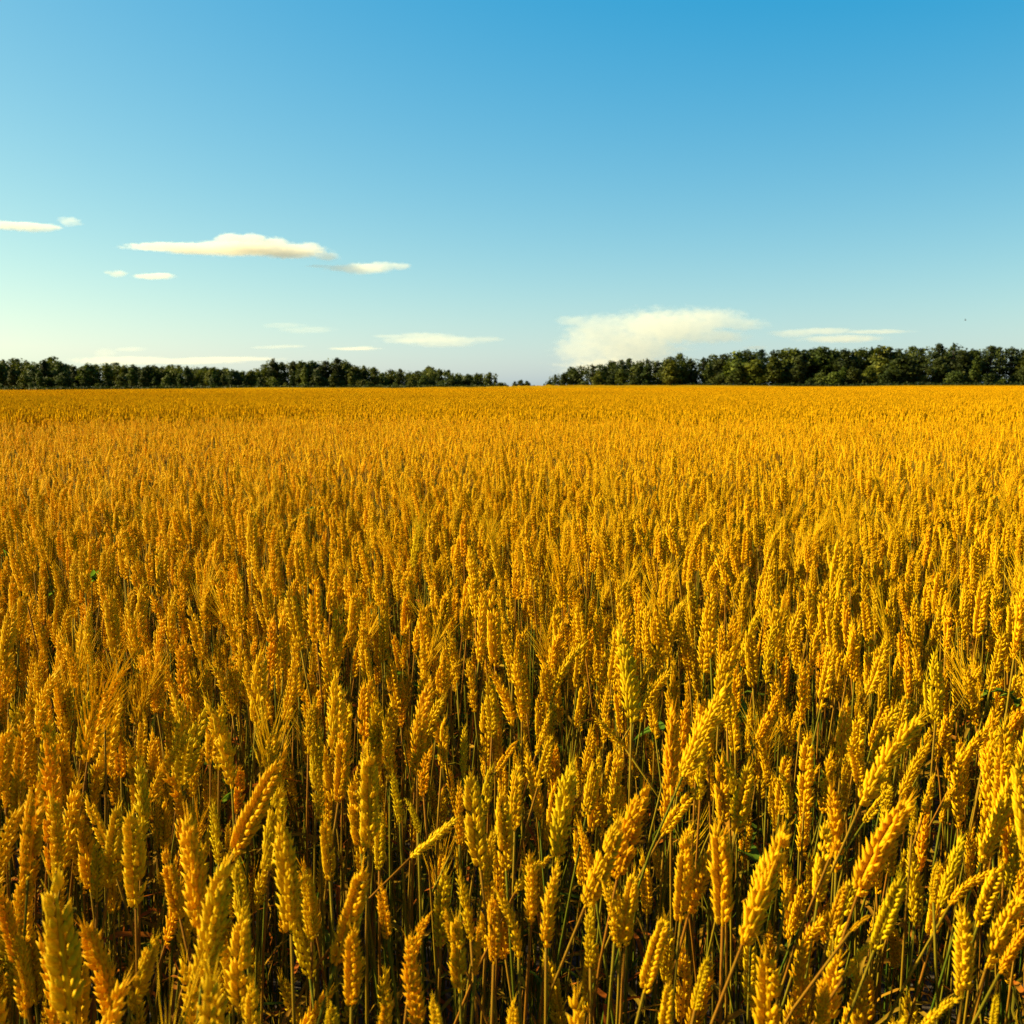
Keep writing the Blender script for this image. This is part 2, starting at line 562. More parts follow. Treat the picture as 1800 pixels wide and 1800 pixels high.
# ------------------------------------------------------------------ wheat: the ears one can pick out in the near rows
# tip and foot of each ear in pixels of the 1800 px photograph, with what sets it apart
EARS = [
    (62, 1385, 50, 1535, "left of two tall golden ears side by side near the lower left edge"),
    (110, 1405, 100, 1530, "right of two tall golden ears side by side near the lower left edge"),
    (97, 1550, 125, 1795, "very large thick ear rising from the lower left corner, almost the nearest of all"),
    (172, 1620, 200, 1800, "large ear leaning left beside the very large thick ear at lower left"),
    (239, 1430, 239, 1595, None), (303, 1311, 262, 1415, "ear leaning right with its point high above the lower left rows"),
    (258, 1352, 250, 1478, None), (211, 1425, 190, 1560, None),
    (336, 1447, 350, 1642, "long straight upright ear with a bare stem below it, lower left"),
    (389, 1530, 355, 1735, "large ear leaning right at the bottom, crossing a second large ear"),
    (410, 1620, 428, 1790, "large ear leaning left at the bottom, crossed by one leaning right"),
    (483, 1350, 411, 1500, "long ear leaning far right below the bearded ear"),
    (289, 1505, 317, 1615, "slender ear leaning left beside a dark gap, lower left"),
    (272, 1655, 231, 1775, "ear leaning right with long splayed bristles near the bottom left"),
    (6, 1575, 30, 1690, "ear leaning left cut by the left edge near the bottom"),
    (42, 1650, 45, 1790, None), (8, 1352, 10, 1420, None), (420, 1520, 430, 1635, None), (375, 1420, 385, 1520, None),
    (172, 1487, 170, 1585, None), (160, 1410, 190, 1495, None), (487, 1390, 473, 1530, None), (440, 1740, 450, 1870, None),
    (615, 1290, 595, 1410, "ear leaning right on a long bare pale stem, left of centre"),
    (655, 1330, 648, 1490, "long upright ear towering over its neighbours left of centre"),
    (622, 1380, 635, 1500, "deep orange upright ear with herringbone husks, left of centre"),
    (668, 1440, 667, 1530, None), (560, 1345, 563, 1445, None), (573, 1440, 580, 1548, None), (685, 1275, 685, 1375, None),
    (698, 1362, 703, 1447, None), (738, 1312, 745, 1400, None), (783, 1268, 776, 1350, None), (817, 1285, 814, 1365, None),
    (801, 1444, 722, 1508, "pale ear lying almost flat to the right in front of a dark gap"),
    (733, 1410, 735, 1465, "small thin ear above the almost flat-lying pale ear"),
    (806, 1385, 808, 1485, None), (826, 1375, 845, 1530, None), (905, 1305, 872, 1356, None), (863, 1355, 848, 1440, None),
    (908, 1347, 905, 1460, None), (883, 1403, 890, 1530, None), (864, 1468, 848, 1567, None), (970, 1303, 945, 1385, None),
    (995, 1355, 978, 1515, "long upright ear just right of the bottom centre, one of the tallest there"),
    (550, 1538, 548, 1655, None),
    (645, 1535, 590, 1697, "large ear leaning right in the bottom row left of centre"),
    (668, 1560, 682, 1650, None), (623, 1640, 618, 1770, None), (736, 1600, 725, 1690, None),
    (705, 1660, 740, 1810, "very large near ear leaning left at the bottom, left of centre"),
    (820, 1545, 828, 1655, None), (775, 1603, 800, 1660, "short ear leaning left with a green curled leaf at its tip"),
    (802, 1625, 808, 1745, None),
    (947, 1492, 905, 1570, "ear arching right over an orange ear near the bottom centre"), (940, 1510, 933, 1625, None),
    (962, 1530, 960, 1665, None), (908, 1575, 912, 1685, None), (872, 1590, 868, 1695, None), (842, 1635, 835, 1715, None),
    (505, 1455, 512, 1640, "broad large upright ear in the lower left, widest of its row"),
    (680, 1750, 672, 1860, None), (590, 1765, 575, 1880, None), (765, 1760, 775, 1860, None), (900, 1765, 902, 1870, None),
    (1123, 1382, 1085, 1545, "long bright ear leaning right, right of centre, above a second leaning ear"),
    (1092, 1455, 1028, 1595, "long ear leaning far right behind the long bright one, right of centre"),
    (1052, 1335, 1030, 1437, None), (1090, 1325, 1075, 1435, None), (1030, 1465, 1043, 1550, None), (1105, 1545, 1098, 1662, None),
    (1088, 1560, 1080, 1658, None), (1037, 1600, 1038, 1700, None), (1182, 1250, 1180, 1398, None),
    (1272, 1217, 1200, 1365, "very long ear leaning far right above the right centre rows"),
    (1218, 1383, 1163, 1470, "ear leaning far right on a long green stem, right of centre"),
    (1267, 1336, 1272, 1450, None), (1272, 1455, 1270, 1628, "long straight upright ear below another upright one, right of centre"),
    (1210, 1478, 1196, 1622, None), (1252, 1462, 1211, 1605, None), (1322, 1350, 1294, 1465, None), (1400, 1360, 1385, 1440, None),
    (1385, 1470, 1305, 1660, "largest ear of the lower right, leaning far right over a thick straw stem"),
    (1455, 1460, 1437, 1585, "plump upright ear with a dark gap around it, lower right"),
    (1472, 1478, 1458, 1510, None), (1482, 1562, 1457, 1648, None), (1163, 1620, 1132, 1745, None),
    (1177, 1737, 1165, 1850, None), (1241, 1690, 1222, 1775, None), (1464, 1730, 1434, 1840, "near ear leaning right out of the bottom edge, right of centre"),
    (1388, 1540, 1378, 1600, None),
    (1589, 1253, 1513, 1415, "very long ear leaning far right above the lower right rows"),
    (1626, 1305, 1585, 1400, None), (1605, 1256, 1596, 1315, None), (1730, 1280, 1681, 1363, None), (1745, 1262, 1727, 1354, None),
    (1571, 1403, 1507, 1574, "long thick ear leaning right with plump husks, lower right"),
    (1562, 1390, 1519, 1446, None), (1644, 1369, 1623, 1433, None), (1666, 1381, 1654, 1446, None), (1608, 1415, 1603, 1470, None),
    (1780, 1375, 1724, 1516, "long ear leaning right near the right edge, upper of two in line"),
    (1722, 1505, 1669, 1592, "ear leaning far right near the right edge, lower of two in line"),
    (1586, 1549, 1536, 1672, "greenish yellow ear leaning right with fine bristles, lower right"),
    (1522, 1607, 1495, 1638, None), (1525, 1662, 1485, 1717, None), (1574, 1775, 1560, 1870, None), (1638, 1522, 1641, 1586, None),
    (1687, 1476, 1654, 1595, "dull green shaded ear leaning right, lower right"),
    (1800, 1470, 1772, 1565, "ear leaning right cut by the right edge of the lower rows"), (1757, 1519, 1718, 1629, None),
    (1776, 1574, 1733, 1702, "plump bright ear with round husks near the lower right corner"),
    (1706, 1604, 1690, 1755, "very large thick ear by the lower right corner"),
    (1802, 1630, 1757, 1711, "ear leaning right into the right edge near the bottom corner"),
    (1666, 1745, 1615, 1815, "near ear leaning far right out of the bottom edge at lower right"), (1751, 1754, 1745, 1815, None),
    (478, 1290, 474, 1395, "bearded ear with a fan of long awns, left of centre"),
    (1172, 1180, 1125, 1250, None), (1114, 1117, 1110, 1270, None), (1055, 1261, 1100, 1317, "ear bent over to the left, right of centre"),
    (1003, 1122, 975, 1214, None), (967, 1258, 942, 1328, None), (1378, 1228, 1330, 1305, None), (1333, 1078, 1300, 1161, None),
    (1355, 1105, 1347, 1200, None), (1567, 1136, 1525, 1222, None), (1464, 1150, 1442, 1247, None), (1728, 1175, 1697, 1220, None),
    (585, 1005, 580, 1080, None), (740, 930, 725, 1000, 'BEARD'), (1482, 975, 1492, 1040, 'BEARD'), (870, 950, 880, 1030, 'BEARD'),
]
BEARDED = {(478, 1290), (740, 930), (1482, 975), (870, 950)}
GREENISH = {(1586, 1549), (1687, 1476), (733, 1410), (1241, 1690)}
PALE = {(801, 1444)}

hand = []
for (tx, ty, bx, by, lab) in EARS:
    ln = math.hypot(tx - bx, ty - by)
    best = None
    for d in np.linspace(0.50, 3.2, 271):
        L = ln / FPX * d
        z = at(tx, ty, d).z
        c = ((L - 0.087) / 0.014) ** 2 + ((z - 0.905) / 0.055) ** 2
        if best is None or c < best[0]:
            best = (c, d)
    d = best[1]
    tip = at(tx, ty, d + random.uniform(-0.008, 0.008))
    base = at(bx, by, d)
    hand.append((tip, base, ln, (tx, ty), lab))

spike_me = []
for k in range(4):
    mb = MB()
    spikelet(mb, Matrix.Identity(4), rng, 0.5, 0, awn=0.0035)
    spike_me.append(mb.mesh('spikelet', [M_EAR]))

ear_me = []
for k in range(10):
    mb = MB()
    ear_mesh_into(mb, rng, Matrix.Identity(4), 1, bend=[0.0, 0.1, 0.2, 0.3, -0.1, 0.4, 0.5, 0.15, 0.7, 0.05][k], tint=0.45)
    ear_me.append(mb.mesh('ear', [M_EAR]))
mb = MB()
ear_mesh_into(mb, rng, Matrix.Identity(4), 1, awned=True, bend=0.1, tint=0.4)
bearded_me = mb.mesh('ear', [M_EAR])

EAR_TONES = [(1, 1, 1, 1), (1.0, 0.94, 0.8, 1), (1.0, 1.05, 1.2, 1), (0.9, 0.95, 1, 1), (1.0, 0.88, 0.7, 1), (0.86, 0.98, 1, 1)]


def place_stalk(tip, base, label, group, detail, bearded=False, tone=None, leafy=None, root=None):
    """one wheat plant: stem, ear (with its spikelets when near enough to pick apart) and dry leaf"""
    d = (tip - base)
    L = d.length
    d.normalize()
    if root is None:
        root = Vector((base.x - d.x * base.z * 0.36 + random.uniform(-.03, .03), base.y - d.y * base.z * 0.2 + random.uniform(-.02, .05), 0))
    e = bpy.data.objects.new('wheat_stalk', None)
    e.empty_display_size = 0.05
    C.objects.link(e)
    e.location = root
    tag(e, label, 'wheat', group)
    T = Matrix.Translation(-root)
    tone = tone or random.choice(EAR_TONES)
    path = stem_path(base, d, root)
    mb = MB()
    stem_into(mb, [p_ - root for p_ in path], rng, 0, 6, random.uniform(0.25, 0.75))
    add_obj('stem', mb.mesh('stem', [M_STEM]), e)
    M = T @ Matrix.Translation(base) @ align(d, random.uniform(0, 6.28)) @ Matrix.Scale(L / EAR_L, 4)
    if detail:
        r = np.random.default_rng(random.randrange(10 ** 6))
        bend = r.uniform(-0.1, 0.35)
        lay = ear_layout(r, int(r.integers(21, 26)), bend)
        mb = MB()
        ear_core(mb, r, bend, lay, bearded, 0.45)
        eo = add_obj('ear', mb.mesh('ear', [M_EAR]), e, M)
        eo.color = tone
        for L_ in lay:
            s = add_obj('spikelet', random.choice(spike_me), eo, L_)
            s.color = tone
    else:
        eo = add_obj('ear', bearded_me if bearded else random.choice(ear_me), e, M)
        eo['kind'] = 'stuff'
        eo.color = tone
    for i in random.sample((2, 3, 4, 5, 6), random.choice((1, 2, 2))):
        a = random.uniform(0, 6.28)
        mb = MB()
        leaf_ribbon(mb, path[i] - root, (math.cos(a), math.sin(a), 0), (0, 0, 1), random.uniform(.10, .20), random.uniform(.0025, .0045),
                    random.uniform(1.8, 4.2), 0, random.uniform(0.3, 1.0), twist=random.uniform(-1.2, 1.2))
        add_obj('leaf', mb.mesh('leaf', [M_LEAF]), e)
    return e


NICK = {(110, 1405): 'pair of tall ears at lower left', (97, 1550): 'very large ear at lower left', (303, 1311): 'high right-leaning ear at left',
        (336, 1447): 'long straight ear at lower left', (389, 1530): 'crossing large ears at the bottom', (483, 1350): 'far-leaning ear under the bearded one',
        (272, 1655): 'ear with splayed bristles', (615, 1290): 'ear on the bare pale stem', (655, 1330): 'towering ear left of centre', (801, 1444): 'flat-lying pale ear',
        (995, 1355): 'tall ear right of bottom centre', (645, 1535): 'large leaning ear left of centre', (705, 1660): 'very large ear at the bottom',
        (947, 1492): 'arching ear near bottom centre', (505, 1455): 'broadest ear at lower left', (1123, 1382): 'long bright ear right of centre',
        (1272, 1217): 'very long ear right of centre', (1218, 1383): 'ear on the long green stem', (1272, 1455): 'long straight ear right of centre',
        (1385, 1470): 'largest leaning ear at lower right', (1455, 1460): 'plump upright ear at lower right', (1589, 1253): 'very long ear at right',
        (1571, 1403): 'long thick ear at lower right', (1780, 1375): 'long ear by the right edge', (1586, 1549): 'greenish yellow ear at lower right',
        (1776, 1574): 'plump bright ear by the corner', (1706, 1604): 'very large ear at lower right', (478, 1290): 'bearded ear left of centre',
        (1055, 1261): 'ear bent over to the left', (740, 930): 'bearded ear at the middle distance', (1482, 975): 'bearded ear by the dark gap'}
ORD = 'first second third fourth fifth sixth seventh eighth ninth tenth eleventh twelfth thirteenth fourteenth fifteenth sixteenth seventeenth eighteenth nineteenth twentieth'.split()
given = {}


def zone_label(px, py, lean):
    """where a stalk stands: next to one that is easy to find, else the stretch of rows it belongs to"""
    s = 'right-leaning' if lean > 0.22 else 'left-leaning' if lean < -0.22 else 'upright'
    near = sorted((math.hypot(px - x, (py - y) * 0.8), x, y) for (x, y) in NICK)
    d_, x, y = near[0]
    if d_ < 150:
        dx, dy = px - x, py - y
        if abs(dx) > abs(dy) * 0.8:
            rel = ('close ' if d_ < 70 else '') + ('right of' if dx > 0 else 'left of')
        else:
            rel = ('close ' if d_ < 70 else '') + ('in front of' if dy > 0 else 'behind')
        lab = f"{s} golden wheat stalk {rel} the {NICK[(x, y)]}"
        return lab, 'wheat stalks near the ' + NICK[(x, y)]
    side = 'left' if px < 360 else 'centre left' if px < 720 else 'centre' if px < 1080 else 'centre right' if px < 1440 else 'right'
    row = 'bottom' if py > 1520 else 'second' if py > 1330 else 'third' if py > 1180 else 'fourth'
    lab = f"{s} golden wheat stalk among the {row} rows from below, {side} of the field"
    return lab, f"{s} wheat stalks, {row} rows, {side}"


used_labels = set()
n_stalk = 0
for (tip, base, ln, (tx, ty), lab) in hand:
    v = CR.transposed() @ (tip - base)
    zl, zg = zone_label(tx, ty, v.x / max(v.y, 1e-3))
    brd = (tx, ty) in BEARDED
    if lab == 'BEARD':
        lab = {740: "bearded wheat stalk with long awns in the middle distance, left of centre", 1482: "bearded wheat stalk with spread awns against a dark gap, right of centre",
               870: "bearded wheat stalk with pale long awns in the middle distance near the centre"}[tx]
    elif lab:
        lab = re.sub(r'\bears\b', 'wheat stalks', lab, count=1) if re.search(r'\bears\b', lab) else re.sub(r'\bear\b', 'wheat stalk', lab, count=1)
    tone = (0.84, 0.98, 0.9, 1) if (tx, ty) in GREENISH else (1.05, 1.25, 2.6, 1) if (tx, ty) in PALE else None
    place_stalk(tip, base, lab or zl, 'wheat stalks that stand out in the near rows' if lab else zg, ln > 112, brd, tone)
    n_stalk += 1

# ------------------------------------------------------------------ wheat: the rest of the crop
# candidates near the camera, Poisson-like on a jittered grid


def undul(x, y):
    return 0.05 * np.sin(x * 0.31 + 0.5 * np.sin(y * 0.13)) * np.sin(y * 0.21 + 1.0) + 0.05 * np.sin(y * 0.083 + x * 0.05 + 2.0)


def jgrid(x0, x1, y0, y1, dens, r):
    s = 1 / math.sqrt(dens)
    xs = np.arange(x0, x1, s)
    ys = np.arange(y0, y1, s)
    X, Y = np.meshgrid(xs, ys)
    X = X + r.uniform(-0.62, 0.62, X.shape) * s
    Y = Y + r.uniform(-0.62, 0.62, Y.shape) * s
    return X.ravel(), Y.ravel()


X, Y = jgrid(-5.2, 4.6, -1.4, 4.6, 540, rng)
dist = np.hypot(X, Y)
XA, YA = jgrid(-1.3, 1.3, 0.3, 1.7, 170, rng)
n_main = len(X)
X, Y = np.concatenate([X, XA]), np.concatenate([Y, YA])
lowfill = np.arange(len(X)) >= n_main
dist = np.hypot(X, Y)
keep = (dist > 0.40) & (dist < 4.6)
keep &= (np.abs(X) < 0.62 * np.maximum(Y, 0) + 1.5)
keep &= ~((Y < 0.5) & (np.abs(X) < 0.3))
X, Y, lowfill = X[keep], Y[keep], lowfill[keep]
n = len(X)
H = rng.normal(0.775, 0.045, n)                    # height of the ear's foot
short = (rng.random(n) < 0.36) | lowfill
H[short] -= rng.uniform(0.05, 0.24, short.sum())
lean_a = rng.uniform(0, 2 * math.pi, n)
lean_m = np.abs(rng.normal(0, 0.16, n))
DX = np.cos(lean_a) * lean_m + 0.05
DY = np.sin(lean_a) * lean_m * 0.8
EL = np.clip(rng.normal(0.083, 0.010, n), 0.055, 0.105)
base = np.stack([X + DX * 0.25, Y + DY * 0.2, H], 1)
dirs = np.stack([DX, DY, np.ones(n)], 1)
dirs /= np.linalg.norm(dirs, axis=1)[:, None]
tip = base + dirs * EL[:, None]
tpx, tpy, tdep = project(tip)
bpx, bpy_, bdep = project(base)
# do not stand in front of, or inside, the ears picked out above
ok = np.ones(n, bool)
for (ht, hb, ln, pxy, lab) in hand:
    hp = np.array([ht, (ht + hb) / 2, hb])
    qx, qy, qd = project(hp)
    for j in range(3):
        for s in (0.0, 0.5, 1.0):
            mx, my = tpx * (1 - s) + bpx * s, tpy * (1 - s) + bpy_ * s
            near = (np.hypot(mx - qx[j], my - qy[j]) < 0.026 * FPX / qd[j]) & (tdep < qd[j] + 0.0)
            ok &= ~near
    ok &= ~(np.hypot(X - (ht.x + hb.x) / 2, Y - (ht.y + hb.y) / 2) < (0.06 if pxy == (478, 1290) else 0.022))
    if pxy == (478, 1290):
        ok &= ~((np.abs(tpx - 480) < 45) & (tpy > 1180) & (tpy < 1330) & (tdep < qd[0] + 0.12))
# stalks rising to tall in the very front would block the lens
ok &= ~((tdep < 0.62) & (tpy < 1690) & (tdep > 0) & (np.abs(tpx - 900) < 1000))
hx = np.array([h[0].x for h in hand])
hy = np.array([h[0].y for h in hand])
nearhand = np.array([np.sum(np.hypot(hx - x, hy - y) < 0.09) for x, y in zip(X, Y)])
ok &= ~((dist[keep] < 1.35) & (rng.random(n) < 0.08 * nearhand))
patch = np.array([mnoise.noise((x * 2.6, y * 2.6, 3.0)) + 0.6 * mnoise.noise((x * 6.5, y * 6.5, 8.0)) for x, y in zip(X, Y)])
thin = np.clip((0.05 - patch) * 1.3, 0, 0.75) * (np.hypot(X, Y) > 1.3)
ok &= rng.random(n) > thin
idx = np.nonzero(ok)[0]
inframe = (tpx > -10) & (tpx < 1810) & (tpy > 640) & (tpy < 1800) & (tdep > 0.3)
cand = [i for i in idx if inframe[i]]
cand.sort(key=lambda i: tdep[i] + (0.25 if short[i] else 0))
chosen = set(cand[:300 - n_stalk])
for i in chosen:
    zl, zg = zone_label(tpx[i], tpy[i], (tpx[i] - bpx[i]) / max(bpy_[i] - tpy[i], 1))
    place_stalk(Vector(tip[i]), Vector(base[i]), zl, zg, False, root=Vector((X[i], Y[i], 0)))

# variants for the mass
SRC = bpy.data.collections.new('crop_sources')      # never linked: only a store of shapes


def src(name, mb, ear=None):
    o = bpy.data.objects.new(name, mb.mesh(name, [ear or M_EAR, M_STEM, M_LEAF]))
    SRC.objects.link(o)


def plant_into(mb, r, root, H_, dvec, el, lod, awned=False, tint=None):
    d = Vector(dvec).normalized()
    b0 = Vector((root[0] + d.x * H_ * 0.28, root[1] + d.y * H_ * 0.28, root[2] + H_))
    M = Matrix.Translation(b0) @ align(d, r.uniform(0, 6.28)) @ Matrix.Scale(el / EAR_L, 4)
    t0 = r.uniform(0.1, 0.9) if tint is None else tint
    if lod <= 2:
        ear_mesh_into(mb, r, M, lod, awned, tint=t0)
        path = [p_ for p_ in bez(Vector(root), Vector(root) + Vector((0, 0, H_ * .4)), b0 - d * H_ * .3, b0, 6 if lod == 1 else 3)]
        stem_into(mb, path, r, 1, 5 if lod == 1 else 3, r.uniform(0.2, 0.75))
        for q in range(3 if lod == 1 else 1):
            if r.random() < 0.9:
                a = r.uniform(0, 6.28)
                leaf_ribbon(mb, path[(2, 3, 4)[q] if lod == 1 else len(path) // 2], (math.cos(a), math.sin(a), 0), (0, 0, 1), r.uniform(.1, .22), r.uniform(.0025, .0045), r.uniform(1.8, 4.0), 2, r.uniform(.1, 1), n=5 if lod == 1 else 3)
    else:
        spindle(mb, r, M, 4 if lod == 3 else 3, t0)
        if lod == 3:
            tube(mb, [b0 - d * 0.35, b0], [0.0022, 0.0016], 3, 1, r.uniform(.2, .7), cap=False)


rv = np.random.default_rng(5)
for k in range(14):                      # A: stalks 0..13
    mb = MB()
    plant_into(mb, rv, (0, 0, 0), 0.775, (rv.normal(.0, .10), rv.normal(0, .10), 1), rv.uniform(.072, .095), 1, awned=(k == 13))
    src(f'a{k:02d}', mb)
for k in range(10):                      # B: 14..23
    mb = MB()
    plant_into(mb, rv, (0, 0, 0), 0.775, (rv.normal(.0, .12), rv.normal(0, .12), 1), rv.uniform(.072, .097), 2, awned=(k == 9))
    src(f'b{k:02d}', mb)
TC = 1.5
for k in range(3):                       # C: 24..26, tiles of the crop further off
    mb = MB()
    gx, gy = jgrid(-TC / 2, TC / 2, -TC / 2, TC / 2, 300, rv)
    for x, y in zip(gx, gy):
        plant_into(mb, rv, (x, y, 0), rv.normal(.77, .045), (rv.normal(.03, .15), rv.normal(0, .13), 1), rv.uniform(.07, .1), 3)
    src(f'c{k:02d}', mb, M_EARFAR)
TD = 6.0
for k in range(2):                       # D: 27..28
    mb = MB()
    gx, gy = jgrid(-TD / 2, TD / 2, -TD / 2, TD / 2, 90, rv)
    for x, y in zip(gx, gy):
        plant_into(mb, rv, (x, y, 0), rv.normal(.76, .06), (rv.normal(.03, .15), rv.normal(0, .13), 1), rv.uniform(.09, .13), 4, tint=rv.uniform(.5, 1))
    src(f'd{k:02d}', mb, M_EARFAR)

P, ROT, SCL, IDX = [], [], [], []


def put(x, y, z, rx, ry, rz, s, i):
    P.append((x, y, z)); ROT.append((rx, ry, rz)); SCL.append(s); IDX.append(i)


for i in idx:
    if i in chosen:
        continue
    awn_p = 0.05
    k = 13 if rng.random() < awn_p else int(rng.integers(0, 13))
    s = H[i] / 0.775
    put(X[i], Y[i], 0, -DY[i] * 0.45 + rng.normal(0, .03), DX[i] * 0.45 + rng.normal(0, .03), rng.uniform(0, 6.28), max(s, 0.7), k)
X2, Y2 = jgrid(-13.5, 13.5, 0, 14, 330, rng)
d2 = np.hypot(X2, Y2)
k2 = (d2 >= 4.6) & (d2 < 13) & (np.abs(X2) < 0.62 * Y2 + 1.6)
X2, Y2 = X2[k2], Y2[k2]
U2 = undul(X2, Y2) * np.clip((np.hypot(X2, Y2) - 4) / 6, 0, 1)
for x, y, u in zip(X2, Y2, U2):
    pt = mnoise.noise((x * 2.0, y * 2.0, 3.0)) + 0.6 * mnoise.noise((x * 5.0, y * 5.0, 8.0))
    if rng.random() < min(0.7, max(0, (0.05 - pt) * 1.2)):
        continue
    k = 23 if rng.random() < 0.04 else 14 + int(rng.integers(0, 9))
    s = rng.normal(1.0, 0.055)
    if rng.random() < 0.2:
        s -= rng.uniform(.05, .2)
    put(x, y, u, rng.normal(0, .06), rng.normal(0.03, .06), rng.uniform(0, 6.28), s, k)
for gx in np.arange(-52, 52, TC):
    for gy in np.arange(0, 72, TC):
        dd = math.hypot(gx, gy)
        if 13.0 - 0.3 <= dd < 70 and abs(gx) < 0.62 * gy + 3:
            put(gx, gy, float(undul(gx, gy)), 0, 0, 1.5708 * int(rng.integers(0, 4)), rng.uniform(0.97, 1.04), 24 + int(rng.integers(0, 3)))
for gx in np.arange(-170, 170, TD):
    for gy in np.arange(30, 250, TD):
        dd = math.hypot(gx, gy)
        if 70 - 4 <= dd < 240 and abs(gx) < 0.62 * gy + 8:
            put(gx, gy, float(undul(gx, gy)), 0, 0, 1.5708 * int(rng.integers(0, 4)), rng.uniform(0.97, 1.04), 27 + int(rng.integers(0, 2)))

pm = bpy.data.meshes.new('standing_wheat')
pm.from_pydata(P, [], [])
a = pm.attributes.new('rot', 'FLOAT_VECTOR', 'POINT'); a.data.foreach_set('vector', np.array(ROT, np.float32).ravel())
a = pm.attributes.new('scl', 'FLOAT', 'POINT'); a.data.foreach_set('value', np.array(SCL, np.float32))
a = pm.attributes.new('idx', 'INT', 'POINT'); a.data.foreach_set('value', np.array(IDX, np.int32))
crop = add_obj('standing_wheat', pm)
tag(crop, 'dense ripe golden wheat filling the whole field to the woods', 'wheat crop', kind='stuff')
ng = bpy.data.node_groups.new('crop', 'GeometryNodeTree')
ng.interface.new_socket('Geometry', in_out='INPUT', socket_type='NodeSocketGeometry')
ng.interface.new_socket('Geometry', in_out='OUTPUT', socket_type='NodeSocketGeometry')
gi = ng.nodes.new('NodeGroupInput')
go = ng.nodes.new('NodeGroupOutput')
ci = ng.nodes.new('GeometryNodeCollectionInfo')
ci.inputs['Collection'].default_value = SRC
ci.inputs['Separate Children'].default_value = True
ci.inputs['Reset Children'].default_value = True
ip = ng.nodes.new('GeometryNodeInstanceOnPoints')
ip.inputs['Pick Instance'].default_value = True


def named(nm, ty):
    q = ng.nodes.new('GeometryNodeInputNamedAttribute')
    q.data_type = ty
    q.inputs['Name'].default_value = nm
    return q.outputs['Attribute']


e2r = ng.nodes.new('FunctionNodeEulerToRotation')
ng.links.new(named('rot', 'FLOAT_VECTOR'), e2r.inputs[0])
ng.links.new(gi.outputs[0], ip.inputs['Points'])
ng.links.new(ci.outputs[0], ip.inputs['Instance'])
ng.links.new(named('idx', 'INT'), ip.inputs['Instance Index'])
ng.links.new(e2r.outputs[0], ip.inputs['Rotation'])
ng.links.new(named('scl', 'FLOAT'), ip.inputs['Scale'])
ng.links.new(ip.outputs[0], go.inputs[0])
crop.modifiers.new('crop', 'NODES').node_group = ng

# the crop beyond the reach of single ears: a rough canopy sheet at ear height
cx = np.concatenate([-np.geomspace(900, 1, 40), [0], np.geomspace(1, 900, 40)])
cy = np.geomspace(58, 640, 90)
V, F = [], []
for j, y in enumerate(cy):
    for i, x in enumerate(cx):
        V.append((x, y, 0.70 + float(undul(x, y)) * max(0, 1 - y / 200) + 0.03 * rng.standard_normal()
                  + min(1, max(0, (y - 240) / 260)) * (0.35 + 0.45 * math.sin(x * .013 + 1) + 0.3 * math.sin(x * .037) + 0.2 * rng.standard_normal())))
nx = len(cx)
for j in range(len(cy) - 1):
    for i in range(nx - 1):
        F.append((j * nx + i, j * nx + i + 1, (j + 1) * nx + i + 1, (j + 1) * nx + i))
fm = bpy.data.meshes.new('far_canopy')
fm.from_pydata(V, [], F)
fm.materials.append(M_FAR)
fm.polygons.foreach_set('use_smooth', np.ones(len(F), bool))
fo = add_obj('far_canopy', fm, crop)
fo['kind'] = 'stuff'

# ------------------------------------------------------------------ trees


def leaf_clumps(mb, r, cents, radii, n, size, tint_fn, flat=0.0, inner=0.25):
    """leaf sprays spread through a crown made of lobes"""
    w = np.array([q[0] * q[1] * q[2] for q in radii]) ** (2 / 3)
    pick = r.choice(len(cents), n, p=w / w.sum())
    C_ = np.array(cents)[pick]
    Rr = np.array(radii)[pick]
    u = r.normal(size=(n, 3))
    u /= np.linalg.norm(u, axis=1)[:, None]
    rad = np.where(r.random(n) < inner, r.uniform(.3, .8, n), r.uniform(.8, 1.12, n))
    Pp = C_ + u * Rr * rad[:, None]
    Pp[:, 2] = np.maximum(Pp[:, 2], 0.3)
    nn = u * 0.7 + r.normal(size=(n, 3)) * 0.6
    nn[:, 2] *= (1 + flat)
    nn /= np.linalg.norm(nn, axis=1)[:, None]
    a = np.cross(nn, r.normal(size=(n, 3)))
    a /= np.linalg.norm(a, axis=1)[:, None]
    b_ = np.cross(nn, a)
    s = size * r.uniform(0.6, 1.35, n)[:, None]
    k1, k2, k3, k4 = (r.uniform(.55, 1.2, (n, 1)) for _ in range(4))
    V = np.stack([Pp + a * s * k1, Pp + b_ * s * k2 * .8, Pp - a * s * k3, Pp - b_ * s * k4 * .8], 1).reshape(-1, 3)
    F = [(4 * i, 4 * i + 1, 4 * i + 2, 4 * i + 3) for i in range(n)]
    tt = np.repeat(np.clip(tint_fn(Pp) + r.normal(0, .16, n), 0, 1), 4)
    mb.add(V, F, 0, tt)


def trunk_mesh(r, h, rad, limbs, name):
    mb = MB()
    k = 7
    pts = [Vector((0.03 * h * math.sin(i * 1.3 + r.uniform(0, 1)) * i / k, 0.02 * h * math.cos(i * 1.7) * i / k, h * i / k)) for i in range(k + 1)]
    tube(mb, pts, [rad * (1.15 - i / k) + 0.02 for i in range(k + 1)], 6, 0, 0.5)
    for q in limbs:
        i = r.integers(2, k - 1)
        p0 = pts[i]
        p1 = p0 * 0.4 + Vector(q) * 0.6 + Vector((0, 0, -0.4))
        tube(mb, [p0, p1, Vector(q)], [rad * .45, rad * .28, 0.02], 4, 0, 0.5)
    return mb.mesh(name, [M_BARK])


